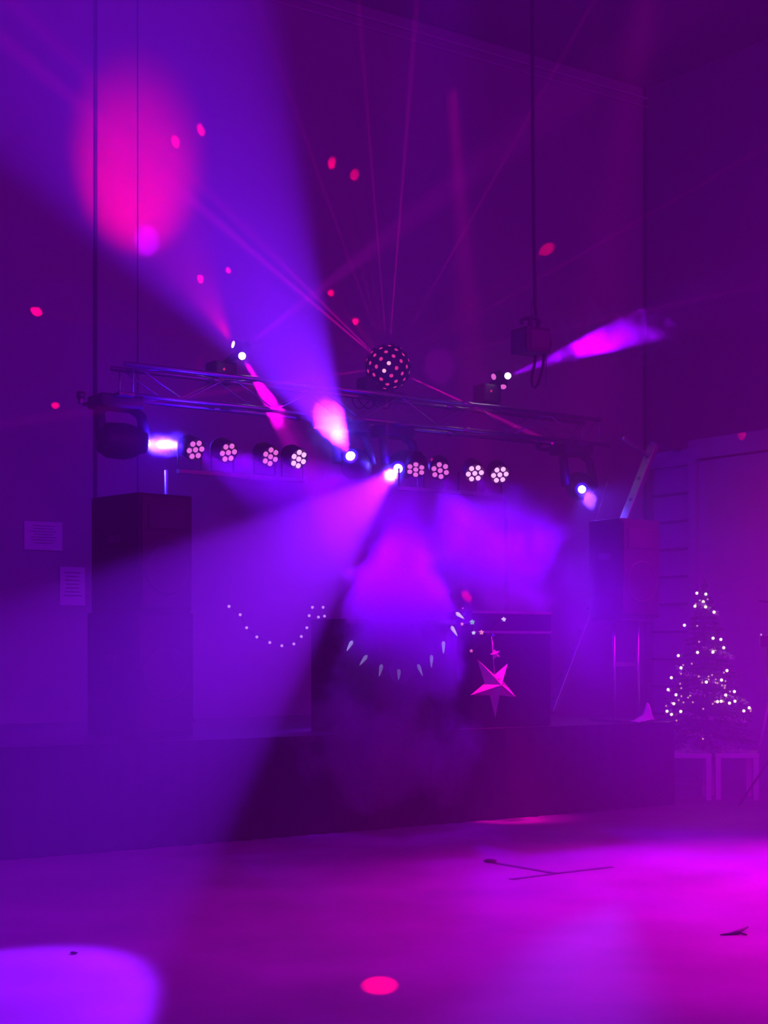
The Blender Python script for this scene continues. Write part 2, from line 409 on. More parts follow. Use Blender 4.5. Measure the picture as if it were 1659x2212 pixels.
spot('truss_red_fill', atT(440, 760, -.2), atT(412, 835, 0), 9, 90, RED, .6, .01)  # separate lamp added above the truss for its red patch, not the ball's
for (px, py, t, k_, hw) in ((738, 708, .9, 2.2, .55), (765, 722, .8, 1.6, .5), (818, 545, .6, 1.6, .5), (854, 590, .9, 1.8, .5), (955, 585, .6, 1.6, .5), (1045, 672, .6, 1.3, .5),
                        (1025, 752, .8, 1.0, .5), (1080, 905, .05, 3.0, 1.0), (690, 815, .9, .8, .5), (725, 480, .6, 1.0, .5)):
    dot(px, py, atT(px, py, t), 26000*k_, hw, (1, 0, .45))

# ------------------------------------------------------------------ bars with four par cans each
def par_bar(pts, t, aimf, label, stand_px, seeds, watts, cols, hidden=0):
    ps = [atT(px, py, t) for px, py, *_ in pts]
    top = ps[0]; e = empty('par_light_bar', F(st((ps[0]+ps[-1])/2)[0], t, .8), ANG); Mi = e.matrix_basis.inverted()
    l = [Mi @ p for p in ps]
    zb = sum(p.z for p in l)/4-.19
    yb = l[0].y+.12
    MB().box(((l[0].x+l[-1].x)/2, yb, zb), (abs(l[-1].x-l[0].x)+.25, .05, .04), 0, .004).build('crossbar', M['steel'], e)
    sp = Mi @ atT(stand_px, 1000, t)
    MB().tube([(sp.x, yb, .35), (sp.x, yb, zb)], .02, 10).tube([(sp.x, yb, .3), (sp.x, yb, 1.4)], .026, 10).build('pole', M['black'] if stand_px > 800 else M['alu'], e)
    for q in range(3):
        a = q*2*PI/3+.4; MB().tube([(sp.x, yb, .5), (sp.x+.42*math.cos(a), yb+.42*math.sin(a), .012)], .012, 8).build('leg', M['steel'], e)
    for j, (p, L) in enumerate(zip(ps, l)):
        tgt = aimf(p, j); T = look(L-(Mi @ tgt-L).normalized()*.10, L)
        rr = .105
        can = MB().lathe([(.05, -.10), (rr*.8, -.09), (rr, -.04), (rr, .10), (rr*.97, .10), (rr*.95, .085)], T, 24)
        can.tube([(L.x-.12, yb, L.z+.02), (L.x-.12, yb, zb+.02), (L.x+.12, yb, zb+.02), (L.x+.12, yb, L.z+.02)], .01, 6)
        cn = can.build('par_can', M['black'], e)
        ph = pts[j][2]
        for k in range(7):
            x, y = (0, 0) if k == 6 else (.068*math.cos(ph+k*PI/3), .068*math.sin(ph+k*PI/3))
            T2 = T @ Matrix.Translation((x, y, .09))
            MB().lathe([(.025, 0), (.025, .012), (.015, .02), (.002, .024)], T2, 12).build('lens', pts[j][3], cn)
        dn = (tgt-p).normalized(); spot('par_lamp', p+dn*.06, tgt, seeds, watts[j], cols[j], 1.0, .08)
    return tag(e, label, 'stage light', 'par light bars on stands')
par_bar([(423, 972, 1.25, M['led']), (494, 978, 1.25, M['led']), (585, 987, .75, M['led']), (646, 992, .75, M['led_hot'])], 1.0,
    lambda p, j: p + Vector((.80, -.85, -.50)), 'bar of four lit seven-lens par cans between the left and middle moving heads', 372, 16,
    [4300]*4, [(.17, 0, 1)]*2+[(.22, 0, 1)]*2)
par_bar([(898, 1015, .4, M['led']), (951, 1017, .75, M['led']), (1026, 1023, 1.2, M['led_hot']), (1080, 1026, 1.2, M['led_hot'])], 1.3,
    lambda p, j: p + (Vector((-.10, -.62, -.72)) if j == 0 else Vector((.06+.07*j, -.90, -.60))), 'bar of four lit seven-lens par cans under the right half of the truss', 1110, 17,
    [1900, 1500, 1500, 1500], [(.16, 0, 1), (.16, 0, 1), (.18, 0, 1), (.12, 0, 1)])

# ------------------------------------------------------------------ loudspeakers
def speaker(corner, rz, wd, dp, h, z0, label, name='loudspeaker', horn=True, cat='loudspeaker'):
    # corner = nearest vertical edge; the baffle runs from it along local +x
    e = empty(name, (corner[0], corner[1], z0), rz)
    b = MB(); bz = .02
    prof = [(0, 0), (wd, 0), (wd*.82, dp), (wd*.18, dp)] if False else [(0, 0), (wd, 0), (wd, dp), (0, dp)]
    b.box((wd/2, dp/2, h/2), (wd, dp, h), 0, .018).build('cabinet', M['cab'], e)
    MB().box((wd/2, -.008, h/2), (wd*.92, .016, h*.94), 0, .006).build('grille', M['grille'], e)
    T = Matrix.Translation((wd/2, -.014, h*(.36 if horn else .5))) @ Matrix.Rotation(PI/2, 4, 'X')
    MB().lathe([(wd*.40, 0), (wd*.40, .006), (wd*.36, .008), (wd*.33, .0)], T, 32).build('woofer_ring', M['black'], e)
    if horn: MB().box((wd/2, -.018, h*.80), (wd*.7, .012, h*.2), 0, .005).build('horn', M['black'], e)
    for sx in (.0, wd): MB().box((sx, dp*.5, h*.62), (.012, .16, .06), 0, .004).build('handle', M['steel'], e)
    return tag(e, label, cat)
c1 = atY(300, 1062, 12.2)
a1 = math.radians(43)
speaker((c1.x, c1.y), a1, .52, .70, .95, 1.80, 'tall black loudspeaker at left, standing on the left bass cabinet')
speaker((c1.x-.02, c1.y-.02), a1, .56, .72, 1.0, .80, 'large black bass cabinet under the left loudspeaker', 'bass_cabinet', False, 'speaker cabinet')
cR = F(3.86, 2.95, 0)
speaker((cR.x, cR.y), ANG, .52, .45, .95, 1.80, 'tall black loudspeaker at right of the stage, left of the Christmas tree')
e = empty('speaker_stand', F(3.86, 2.95, .8), ANG)
MB().box((.26, .225, .01), (.5, .44, .02), 0, .004).build('base_plate', M['steel'], e)
MB().tube([(.1, .2, .02), (.1, .2, .97)], .018, 10).tube([(.42, .2, .02), (.42, .2, .97)], .018, 10).build('pole', M['alu'], e)
MB().box((.26, .225, .985), (.46, .4, .03), 0, .004).build('top_plate', M['steel'], e)
MB().box((.26, .24, .55), (.36, .012, .04), 0, .002).build('cross_brace', M['alu'], e)
tag(e, 'two-pole steel stand carrying the right loudspeaker', 'speaker stand')

# ------------------------------------------------------------------ booth with logo
pl, pr = atT(745, 1400, 2.98), atT(985, 1400, 2.98); sl, sr = st(pl)[0], st(pr)[0]
ztop = atT(865, 1338, 2.98).z; BH = ztop-.8; BW = sr-sl
bo = empty('dj_booth', F((sl+sr)/2, 2.98, .8), ANG)
mb = MB(); vs = []; n = 90
for i in range(n+1):
    x = -BW/2+BW*i/n; off = .006*math.sin(i*.8)
    vs += [(x, -off, .0), (x, -off, BH)]
mb.add(vs, [[2*i, 2*i+2, 2*i+3, 2*i+1] for i in range(n)], True); 
for sx in (-1, 1): mb.box((sx*BW/2, .25, BH/2), (.02, .5, BH))
mb.build('front_panel', M['cloth'], bo)
MB().box((0, .27, BH-.02), (BW, .56, .04), 0, .008).build('table_top', M['steel'], bo)
tag(bo, 'black cloth-fronted performer booth with round two-letter logo mid stage', 'booth')
Mi = bo.matrix_basis.inverted()
lp = Mi @ atT(865, 1447, 2.99)
def ring(mb, c, r0, r1, a0=0, a1=2*PI, n=48, sx=1):
    vs = []
    for i in range(n+1):
        a = a0+(a1-a0)*i/n
        for r in (r0, r1):
            for y in (-.012, -.016): vs.append((c.x+r*math.cos(a)*sx, y, c.z+r*math.sin(a)))
    fs = []
    for i in range(n):
        b = 4*i; c2 = b+4
        fs += [[b+1, c2+1, c2+3, b+3], [b, b+2, c2+2, c2], [b, c2, c2+1, b+1], [b+2, b+3, c2+3, c2+2]]
    mb.add(vs, fs); return mb
mb = MB(); ring(mb, lp, .106, .116, sx=1.0)
def stroke(x, z, w_, h_): mb.box((lp.x+x, -.014, lp.z+z), (w_, .004, h_))
# O
stroke(-.075, 0, .008, .10); stroke(-.035, 0, .008, .10); stroke(-.055, .052, .032, .008); stroke(-.055, -.052, .032, .008)
# E
stroke(.035, 0, .008, .11); stroke(.055, .052, .034, .008); stroke(.053, 0, .028, .008); stroke(.055, -.052, .034, .008)
mb.build('logo_ring', M['print'], bo)
mb = MB(); ap = Mi @ atT(865, 1385, 2.99); ring(mb, ap, .20, .206, .25, PI-.25)
for i in range(9):
    x = -.2+.05*i; hh = .13 if i % 2 else .15
    mb.box((ap.x+x, -.014, ap.z-.03+.0), (.008, .004, hh))
    if i % 2 == 0 and i < 8: mb.box((ap.x+x+.015, -.014, ap.z-.03+hh/2-.004), (.03, .004, .008))
mb.build('logo_lettering', M['print'], bo)

# ------------------------------------------------------------------ decorations
def string_light(name, label, cat, pts, t, wire_sag, maker, cable=True):
    P = [atT(px, py, t) for px, py in pts]
    e = empty(name, P[len(P)//2]); Mi = e.matrix_basis.inverted(); L = [Mi @ p for p in P]
    if cable: MB().tube(L, .003, 5).build('wire', M['wire'], e)
    for i, l in enumerate(L): maker(l, e, i)
    return tag(e, label, cat)
def pearl(l, e, i): MB().ball(l+Vector((0, -.01, 0)), .0125, 10).build('bulb', M['pearl'], e)
string_light('string_light', 'drooping string of small round white bulbs right of the left loudspeaker', 'fairy lights',
    [(495, 1310), (519, 1328), (533, 1356), (555, 1376), (583, 1388), (609, 1395), (635, 1391), (651, 1375), (663, 1356), (668, 1330), (675, 1312), (688, 1333), (698, 1312), (701, 1331)], 2.35, 0, pearl)
ICE = [((760, 1387), (749, 1406)), ((791, 1418), (777, 1437)), ((824, 1438), (819, 1461)), ((862, 1448), (861, 1469)), ((904, 1438), (913, 1460)), ((932, 1418), (932, 1442)), ((958, 1388), (958, 1412)), ((976, 1355), (988, 1374)), ((987, 1325), (1003, 1337))]
e = empty('string_light', atT(862, 1440, 3.12)); Mi = e.matrix_basis.inverted()
tops = [Mi @ atT(*a, 3.12) for a, b in ICE]
wr = [Mi @ atT(738, 1345, 3.12)]+[p+Vector((0, 0, .02)) for p in tops]+[Mi @ atT(995, 1318, 3.12)]
MB().tube(wr, .003, 5).build('wire', M['wire'], e)
for (a, b) in ICE:
    p = Mi @ atT(*a, 3.12); q = Mi @ atT(*b, 3.12); d = q-p
    MB().tube([p-d*.12, p, p+d*.15, p+d*.4, p+d*.75, q], [.006, .014, .017, .013, .008, .002], 10).build('icicle', M['icicle'], e)
tag(e, 'string of white icicle lights drooping across the booth front', 'fairy lights')
def star_bulb(l, e, i):
    m_, r = [(M['pinkb'], .008), (M['blue'], .016), (M['salmon'], .017), (M['green'], .026), (M['whiteb'], .020), (M['salmon'], .024), (M['blue'], .016), (M['icicle'], .024), (M['pinkb'], .018)][i]
    mb = MB(); vs = [l+Vector((0, -.012, 0))]
    for k in range(10):
        a = PI/2+k*PI/5; rr = r*(1 if k % 2 == 0 else .62); vs.append(l+Vector((rr*math.cos(a), 0, rr*math.sin(a))))
    vs.append(l+Vector((0, .012, 0)))
    mb.add(vs, [[0, 1+k, 1+(k+1) % 10] for k in range(10)]+[[11, 1+(k+1) % 10, 1+k] for k in range(10)]).build('bulb', m_, e)
string_light('string_light', 'short string of coloured star bulbs above the pink star lantern', 'fairy lights',
    [(1000, 1314), (1004, 1326), (998, 1348), (1020, 1344), (1023, 1367), (1040, 1366), (1065, 1372), (1088, 1338), (1018, 1406)], 3.15, 0, star_bulb)
# flight case lit pink
cs = atT(1100, 1365, 2.9); s_, _ = st(cs)
e = empty('flight_case', F(s_, 2.9, .8), ANG)
hz = atT(1085, 1321, 2.9).z-.8; 
MB().box((0, .15, hz/2), (.92, .4, hz), 0, .012).build('case', M['cloth'], e)
mb = MB()
for z in (hz-.01, hz*.82): mb.box((0, -.055, z), (.93, .012, .022))
mb.build('edging', M['alu'], e)
tag(e, 'black equipment case with metal edging right of the booth', 'flight case')

spot('booth_fill', (.5, 9.6, 7.8), atT(850, 1530, 3.5), 9, 3000, (.20, 0, 1), 1.0, .05)  # unseen lamp added to bring out the logo and the low smoke
spot('case_fill', (1.7, 10.0, 7.6), atT(1088, 1345, 2.9), 1.8, 1500, (1, 0, .6), 1.0, .03)  # unseen spot added for the pink glow on the case
# star lantern: five deep folded points
def star(name, c, tilt, pts, depth, mat, label, cat, hang, off=(0, 0)):
    e = empty(name, c); Mi = Matrix.Translation(-Vector(c)); mb = MB()
    ce = Vector((off[0], 0, off[1])); vs = [ce+Vector((0, -depth, 0)), ce+Vector((0, depth, 0))]; n = len(pts)
    for x, z in pts: vs.append(Vector((x, 0, z)))
    fs = []
    for k in range(n): a, b = 2+k, 2+(k+1) % n; fs += [[0, a, b], [1, b, a]]
    mb.add(vs, fs).build('paper_body', mat, e)
    MB().tube([Vector((hang[0]*.3, 0, max(z for x, z in pts)*.2)), Vector(hang)], .0035, 6).build('cord', M['white'], e)
    e.rotation_euler = (0, 0, tilt)
    return tag(e, label, cat)
SY = 13.35
def lpx(px, py, cx, cy_): return ((px-cx)/F_PX*SY, (cy_-py)/F_PX*SY)
cxs, cys = 1072, 1478
outl = [(1031, 1424), (1056, 1447), (1070, 1459), (1097, 1433), (1086, 1474), (1115, 1506), (1079, 1503), (1070, 1551), (1058, 1503), (1016, 1502), (1047, 1474)]
outl = [(1031, 1424), (1068, 1458), (1097, 1433), (1086, 1470), (1115, 1506), (1079, 1502), (1070, 1551), (1058, 1502), (1016, 1502), (1047, 1476)]
star('star_lantern', atY(cxs, cys, SY), 0, [lpx(x, y, cxs, cys) for x, y in outl][::-1], .13, M['starp'],
     'large pink five-pointed paper star lantern hanging in front of the stage', 'lantern', (lpx(1062, 1375, cxs, cys)[0], 0, lpx(1062, 1375, cxs, cys)[1]), lpx(1081, 1479, cxs, cys))
cx2, cy2 = 1070, 1413
outs = []
for k in range(10):
    a = PI/2+.35+k*PI/5; rr = 12 if k % 2 == 0 else 6; outs.append((cx2+rr*math.cos(a), cy2-rr*math.sin(a)))
star('star_ornament', atY(cx2, cy2, SY-.1), 0, [lpx(x, y, cx2, cy2) for x, y in outs], .02, M['starp'],
     'small pink star ornament hanging just above the star lantern', 'ornament', (lpx(1064, 1385, cx2, cy2)[0], 0, lpx(1064, 1385, cx2, cy2)[1]))
spot('star_key', (.55, 12.6, 6.2), atY(1072, 1480, SY), 4, 3500, (1, 0, .45), .8, .05)

# crumpled white cloth on the stage edge
mb = MB(); cc = atT(1375, 1566, 2.95); vs = []; gx, gy = 12, 8
e_s, e_t = st(cc)
for j in range(gy+1):
    for i in range(gx+1):
        x = -.12+.24*i/gx; y = -.07+.14*j/gy
        h = max(0, .16*math.exp(-((x-.07)/.035)**2-(y/.05)**2)+.06*math.exp(-(x/.09)**2-(y/.06)**2)+.012*noise.noise(Vector((x*40, y*40, 0))))
        vs.append((x, y, h))
fs = [[j*(gx+1)+i, j*(gx+1)+i+1, (j+1)*(gx+1)+i+1, (j+1)*(gx+1)+i] for j in range(gy) for i in range(gx)]
o = mb.add(vs, fs, True).build('napkin', M['fabric']); o.location = F(e_s, 3.03, .803); o.rotation_euler = (0, 0, ANG)
tag(o, 'crumpled white napkin on the right end of the stage edge', 'napkin')

# ------------------------------------------------------------------ slanted mast behind the right speaker
e = empty('lifting_mast', atT(1350, 1402, 1.4)); Mi = e.matrix_basis.inverted()
def lt(px, py, t=1.4): return Mi @ atT(px, py, t)
e.location.z = .8; Mi = Matrix.Translation(-e.location)
a, b = lt(1352, 1118), lt(1412, 962); d = (a-b)
foot = a + d*((.035-a.z)/d.z) if d.z else a
T = look(foot, b); L_ = (b-foot).length
mb = MB().box(None, (.12, .06, L_), mat=T @ Matrix.Translation((0, 0, L_/2)), bev=.006); mb.build('mast', M['alu'], e)
for k in range(int(L_/.27)): MB().lathe([(.022, -.034), (.022, .034)], T @ Matrix.Translation((0, 0, .15+k*.27)) @ Matrix.Rotation(PI/2, 4, 'X'), 12).build('rung_hole', M['groove'], e)
def beam(p, q, w_, h_):
    T = look(p, q); L_ = (q-p).length; return MB().box(None, (w_, h_, L_), mat=T @ Matrix.Translation((0, 0, L_/2)), bev=.003)
beam(lt(1346, 946), lt(1396, 982), .035, .035).build('upper_strut', M['alu'], e)
beam(lt(1409, 958), lt(1482, 976, 1.0), .04, .04).build('side_arm', M['alu'], e)
MB().tube([lt(1346, 938), lt(1293, 1105), lt(1262, 1200)], .006, 6).build('guy_wire', M['alu'], e)
tag(e, 'slanted aluminium mast with strut and arm rising behind the right loudspeaker', 'mast')

# ------------------------------------------------------------------ hanging hoist
HYD = 13.2
def h(px, py, dy=0): return atY(px, py, HYD+dy)
hc = h(1146, 738); e = empty('hoist', hc); Mi = Matrix.Translation(-hc)
def hl(px, py, dy=0): return Mi @ h(px, py, dy)
MB().box((0, 0, 0), (.26, .24, .215), math.radians(32), .02).build('housing', M['hoist'], e)
ca, sa = math.cos(math.radians(32)), math.sin(math.radians(32))
Rz = Matrix.Rotation(math.radians(32), 4, 'Z')
MB().box(None, (.20, .01, .155), mat=Rz @ Matrix.Translation((.01, -.122, 0)), bev=.003).build('side_panel', M['hoistp'], e)
MB().box(None, (.01, .18, .155), mat=Rz @ Matrix.Translation((-.132, 0, 0)), bev=.003).build('side_panel', M['hoistp'], e)
MB().lathe([(.07, -.02), (.085, 0), (.085, .05), (.05, .07)], Matrix.Translation((.11, .05, .01)) @ Matrix.Rotation(math.radians(80), 4, 'Y'), 24).build('motor_cap', M['hoist'], e)
MB().tube([hl(1127, 700), hl(1126, 692), hl(1133, 688), hl(1160, 686), hl(1165, 692), hl(1165, 700)], .018, 8).box((hl(1146, 700)), (.035, .03, .13), .5, .004).build('top_bracket', M['hoist'], e)
topz = HZ-hc.z
MB().tube([hl(1146, -60)*1.0 if False else Vector((.002, 0, topz)), hl(1151, 300), hl(1154, 560), hl(1156, 660), hl(1162, 705), hl(1168, 735)], .015, 8).build('supply_cable', M['black'], e)
MB().tube([hl(1154, 640), hl(1150, 672), hl(1152, 690)], .012, 8).build('hook', M['steel'], e)
mb = MB(); pts = []
for (x, y) in ((1157, 768), (1154, 790), (1149, 812), (1148, 826), (1150, 834), (1155, 838), (1161, 832), (1167, 815), (1173, 792), (1175, 766)): pts.append(hl(x, y))
mb.tube(pts, .0135, 8).build('cable_loop', M['black'], e)
mb = MB()
for k in range(14): mb.ball(hl(1180, 768+k*5.2), .008, 6, (.8, .8, 1.4))
mb.build('chain', M['steel'], e)
tag(e, 'dark electric chain hoist hanging from the ceiling on a long cable', 'hoist')

# ------------------------------------------------------------------ tables and tree
TY = 15.25
def side_table(px0, px1, label, yoff=0, rz=0):
    c = atY((px0+px1)/2, HY, TY+yoff); wd = (px1-px0)/F_PX*(TY+yoff)
    e = empty('side_table', (c.x, c.y+.25, 0), rz); h_ = .465
    MB().box((0, 0, h_-.025), (wd, .5, .05), 0, .003).build('tabletop', M['white'], e)
    for sx in (-1, 1):
        for sy in (-1, 1): MB().box((sx*(wd/2-.028), sy*(.25-.028), (h_-.05)/2), (.052, .052, h_-.05), 0, .002).build('leg', M['white'], e)
    return tag(e, label, 'table', 'small square tables under the tree')
side_table(1437, 1543, 'small square white side table under the left half of the Christmas tree', 0, math.radians(-7))
side_table(1550, 1643, 'small square white side table at far right under the tree', .02, math.radians(-4))

tc = atY(1522, HY, TY+.22); tz0 = .467
tree = empty('christmas_tree', (tc.x, tc.y, tz0)); TH = 1.72; BRAD = .47
mb = MB()
for k in range(4):
    a = k*PI/2+.5; mb.tube([(0, 0, .10), (.22*math.cos(a), .22*math.sin(a), .012)], .012, 6)
mb.build('foot', M['steel'], tree)
MB().tube([(0, 0, .02), (0, 0, TH*.97)], [.022, .006], 8).build('trunk', M['bark'], tree)
mb = MB(); vsn = []; fsn = []
def needles(p, q, cnt, ln):
    d = (q-p); L2 = d.length; dn = d.normalized()
    for i in range(cnt):
        f = R.random(); b = p+d*f; a = R.random()*2*PI
        u = dn.orthogonal().normalized(); v = dn.cross(u)
        o = (u*math.cos(a)+v*math.sin(a)+dn*.55).normalized()*ln*(.7+.6*R.random())
        w_ = dn.cross(o).normalized()*.0035; i0 = len(vsn)
        vsn.extend([b-w_, b+w_, b+o]); fsn.append([i0, i0+1, i0+2])
for lv in range(30):
    f = lv/29; z = .20+(TH-.26)*f; rad = BRAD*(1-f)**.9+.02
    nb = int(15-9*f)
    for k in range(nb):
        a = 2*PI*(k+R.random()*.7)/nb+lv*.8; r_ = rad*(.78+.34*R.random())
        p = Vector((0, 0, z)); q = Vector((r_*math.cos(a), r_*math.sin(a), z-.10*r_/BRAD+.02*R.random()))
        mb.tube([p, q], [.005, .002], 4, False)
        needles(p+(q-p)*.2, q, int(26+150*(q-p).length), .034)
        for sgn in (-1, 1):
            for fr in (.45, .7):
                m0 = p+(q-p)*fr; ang = a+sgn*.7; m1 = m0+Vector((math.cos(ang), math.sin(ang), -.1))*r_*.32
                needles(m0, m1, int(8+70*(m1-m0).length), .03)
needles(Vector((0, 0, TH-.12)), Vector((0, 0, TH+.02)), 60, .03)
b0 = len(mb.v); mb.v += [tuple(v) for v in vsn]; 
for f_ in fsn: mb.f.append([b0+i for i in f_]); mb.sm.append(False)
mb.build('branches', M['needle'], tree)
tag(tree, 'artificial green Christmas tree standing on two white side tables at right', 'christmas tree')

def crop(x, y): return (1420+x/4.1715, 1230+y/4.1715)
BIG = [(356, 214), (437, 223), (414, 291), (511, 385), (339, 332), (435, 338), (502, 620), (572, 631), (598, 706), (501, 745), (362, 748), (627, 912), (578, 997), (441, 1015), (126, 976), (694, 1101), (616, 1132), (699, 1188), (542, 1192), (575, 1188), (650, 1205), (148, 1210), (211, 1280), (127, 1307), (827, 1247), (779, 1275), (244, 503), (189, 777), (213, 887), (168, 1130), (87, 1278), (97, 1083)]
SMALL = [(382, 280), (453, 269), (347, 312), (359, 509), (376, 652), (233, 862), (372, 965), (493, 952), (461, 965), (463, 991), (526, 992), (600, 930), (404, 1020), (524, 1020), (541, 1026), (583, 1046), (613, 1007), (606, 1068), (610, 1046), (205, 1030), (215, 1071), (296, 1138), (277, 1155), (217, 1143), (192, 1178), (235, 1198), (655, 1100), (519, 1192), (596, 1191), (499, 1212), (413, 1257), (172, 1362), (842, 1258), (130, 1203), (80, 1230), (310, 850), (213, 940), (320, 1197), (108, 1095), (411, 1527), (840, 1276)]
fl = empty('fairy_lights', (tc.x, tc.y, tz0)); Mi = Matrix.Translation(-fl.location); pts = []
for n_, (lst, rad, mat) in enumerate(((BIG, .0155, M['bulb']), (SMALL, .0095, M['bulb_dim']))):
    for (x, y) in lst:
        px, py = crop(x, y); p = Mi @ atY(px, py, tc.y-.2)
        f = max(0, min(1, (p.z-.18)/(TH-.2))); rr = BRAD*(1-f)**.9+.04
        dx = min(abs(p.x), rr*.98); yy = -math.sqrt(max(.0004, rr*rr-dx*dx))*(.95)
        p = Mi @ atY(px, py, tc.y+yy); MB().ball(p, rad, 10).build('bulb', mat, fl); pts.append(p)
pts.sort(key=lambda p: -p.z)
MB().tube(pts, .0022, 4, False).build('wire', M['wire'], fl)
tag(fl, 'warm white fairy lights wound around the Christmas tree', 'fairy lights')
for (x, y) in ((400, 280), (560, 660), (560, 980), (140, 1180), (590, 1180), (800, 1260)):
    px, py = crop(x, y); d = bpy.data.lights.new('fairy_glow', 'POINT'); d.energy = .12; d.color = (1, .45, .3); d.shadow_soft_size = .02
    o = bpy.data.objects.new('fairy_glow', d); C.objects.link(o); o.location = atY(px, py, TY-.1)

# tinsel: loose shiny strips on the tree and on the tables
def tinsel(name, label, spans, cnt):
    mb = MB()
    for _ in range(cnt):
        (p, q, sp) = R.choice(spans); f = R.random(); c = p+(q-p)*f+Vector((R.uniform(-sp, sp), R.uniform(-sp, sp), abs(R.gauss(0, sp*.5)) if 'table' in label else R.uniform(-sp, sp)))
        a = Vector((R.gauss(0, 1), R.gauss(0, 1), R.gauss(0, .6))).normalized()*R.uniform(.008, .025); b = a.cross(Vector((R.random(), R.random(), R.random()))).normalized()*.0035
        mb.add([c-a-b, c-a+b, c+a+b*.6, c+a-b*.6], [[0, 1, 2, 3]])
    return tag(mb.build(name, M['tinsel']), label, 'tinsel', kind='stuff')
tp = lambda px, py, dy: atY(px, py, TY+dy)
tinsel('tinsel', 'silvery tinsel lying across the tops of both side tables', [(Vector((tp(1440, HY, 0).x, TY+.06, .475)), Vector((tp(1540, HY, 0).x, TY+.1, .475)), .03), (Vector((tp(1478, HY, 0).x, TY+.1, .475)), Vector((tp(1508, HY, 0).x, TY+.12, .48)), .07),
    (Vector((tp(1560, HY, 0).x, TY+.1, .475)), Vector((tp(1600, HY, 0).x, TY+.12, .48)), .06), (Vector((tp(1552, HY, 0).x, TY+.08, .475)), Vector((tp(1640, HY, 0).x, TY+.08, .475)), .02)], 330)
garl = []
for (z0_, z1_, a0, a1) in ((1.5, 1.38, -2.6, -.5), (1.05, .95, -1.9, -.4), (.85, .68, -2.9, -1.2), (.62, .50, -2.2, -.1), (.42, .32, -3.1, -.6), (.24, .18, -2.7, -1.5)):
    for j in range(8):
        f0, f1 = j/8, (j+1)/8; out = []
        for f in (f0, f1):
            z = z0_+(z1_-z0_)*f; a = a0+(a1-a0)*f; ff = max(0, (z-.2)/(TH-.26)); r_ = BRAD*(1-ff)**.9+.03
            out.append(Vector((tc.x+r_*math.cos(a), tc.y+r_*math.sin(a), tz0+z)))
        garl.append((out[0], out[1], .022))
tinsel('tinsel_garland', 'sparkling tinsel garland wound around the Christmas tree', garl, 420)

# thing at the right frame edge: stand with arm and clipped rod
e = empty('tripod_stand', atY(1668, HY, 14.4)); e.location.z = 0; Mi = Matrix.Translation(-e.location)
def rl(px, py, dy=0): return Mi @ atY(px, py, 14.4+dy)
MB().tube([rl(1668, 1640), rl(1668, 1290)], .016, 8).build('pole', M['black'], e)
MB().tube([rl(1668, 1300), rl(1640, 1298)], .01, 8).build('arm', M['black'], e)
MB().box(rl(1655, 1385), (.12, .06, .10), 0, .01).box(rl(1664, 1430), (.09, .08, .30), 0, .01).build('control_box', M['black'], e)
MB().ball(rl(1644, 1371), .010, 8).build('indicator', M['pearl'], e)
MB().tube([rl(1662, 1510), rl(1641, 1612), ], .009, 8).build('pale_rod', M['white'], e)
for q in range(3):
    a = q*2*PI/3+.3; MB().tube([(0, 0, .5), (.35*math.cos(a), .35*math.sin(a), .012)], .012, 8).build('leg', M['black'], e)
tag(e, 'dark stand with arm and pale rod cut off at the right edge', 'stand')

# ------------------------------------------------------------------ tape and scraps on the floor
def strip(name, pts, wd, label, cat, mat=None, h_=.003):
    P = [atZ(px, py, 0) for px, py in pts]; mb = MB()
    for a, b in zip(P, P[1:]):
        d = (b-a).normalized(); n_ = Vector((-d.y, d.x, 0))*wd/2; u = Vector((0, 0, h_))
        vs = [a-n_, a+n_, b+n_, b-n_, a-n_+u, a+n_+u, b+n_+u, b-n_+u]
        mb.add(vs, [[0, 1, 2, 3], [4, 7, 6, 5], [0, 4, 5, 1], [1, 5, 6, 2], [2, 6, 7, 3], [3, 7, 4, 0]])
    return mb
mb = strip('floor_tape', [(1104, 1900), (1212, 1886), (1322, 1873)], .045, '', '')
o = mb.build('floor_tape', M['tape']); tag(o, 'long strip of dark tape stuck on the magenta lit floor, bar of the T', 'tape')
o = strip('floor_tape', [(1060, 1863), (1205, 1888)], .05, '', '').build('floor_tape', M['tape']); tag(o, 'dark tape strip with a curled far end, stem of the T', 'tape')
p = atZ(1059, 1863, 0); MB().ball((0, 0, .012), .03, 10, (1.6, 1, .5)).build('curled_end', M['tape'], o).location = p
p = atZ(1588, 2017, 0); mb = MB()
pts = [atZ(1556, 2021, 0)+Vector((0, 0, .004)), atZ(1575, 2020, 0)+Vector((0, 0, .006)), atZ(1592, 2019, 0)+Vector((0, 0, .012)), atZ(1616, 2011, 0)+Vector((0, 0, .022))]
mb.tube(pts, [.003, .007, .012, .004], 6); mb.tube([pts[2], atZ(1613, 2021, 0)+Vector((0, 0, .005))], .005, 5)
tag(mb.build('twig', M['tape']), 'small dark twig lying on the floor at lower right', 'twig')
p = atZ(160, 2060, 0); mb = MB().ball(p+Vector((0, 0, .006)), .016, 8, (1.3, 1, .4)); tag(mb.build('scrap', M['tape']), 'tiny dark scrap on the floor at the rim of the violet light disc', 'scrap')
mb = MB().tube([atZ(942, 1760, .02), atZ(1000, 1757, .02), atZ(1013, 1755, .02)], .012, 6)
tag(mb.build('rod', M['alu']), 'thin metal rod lying at the foot of the stage cloth', 'rod')

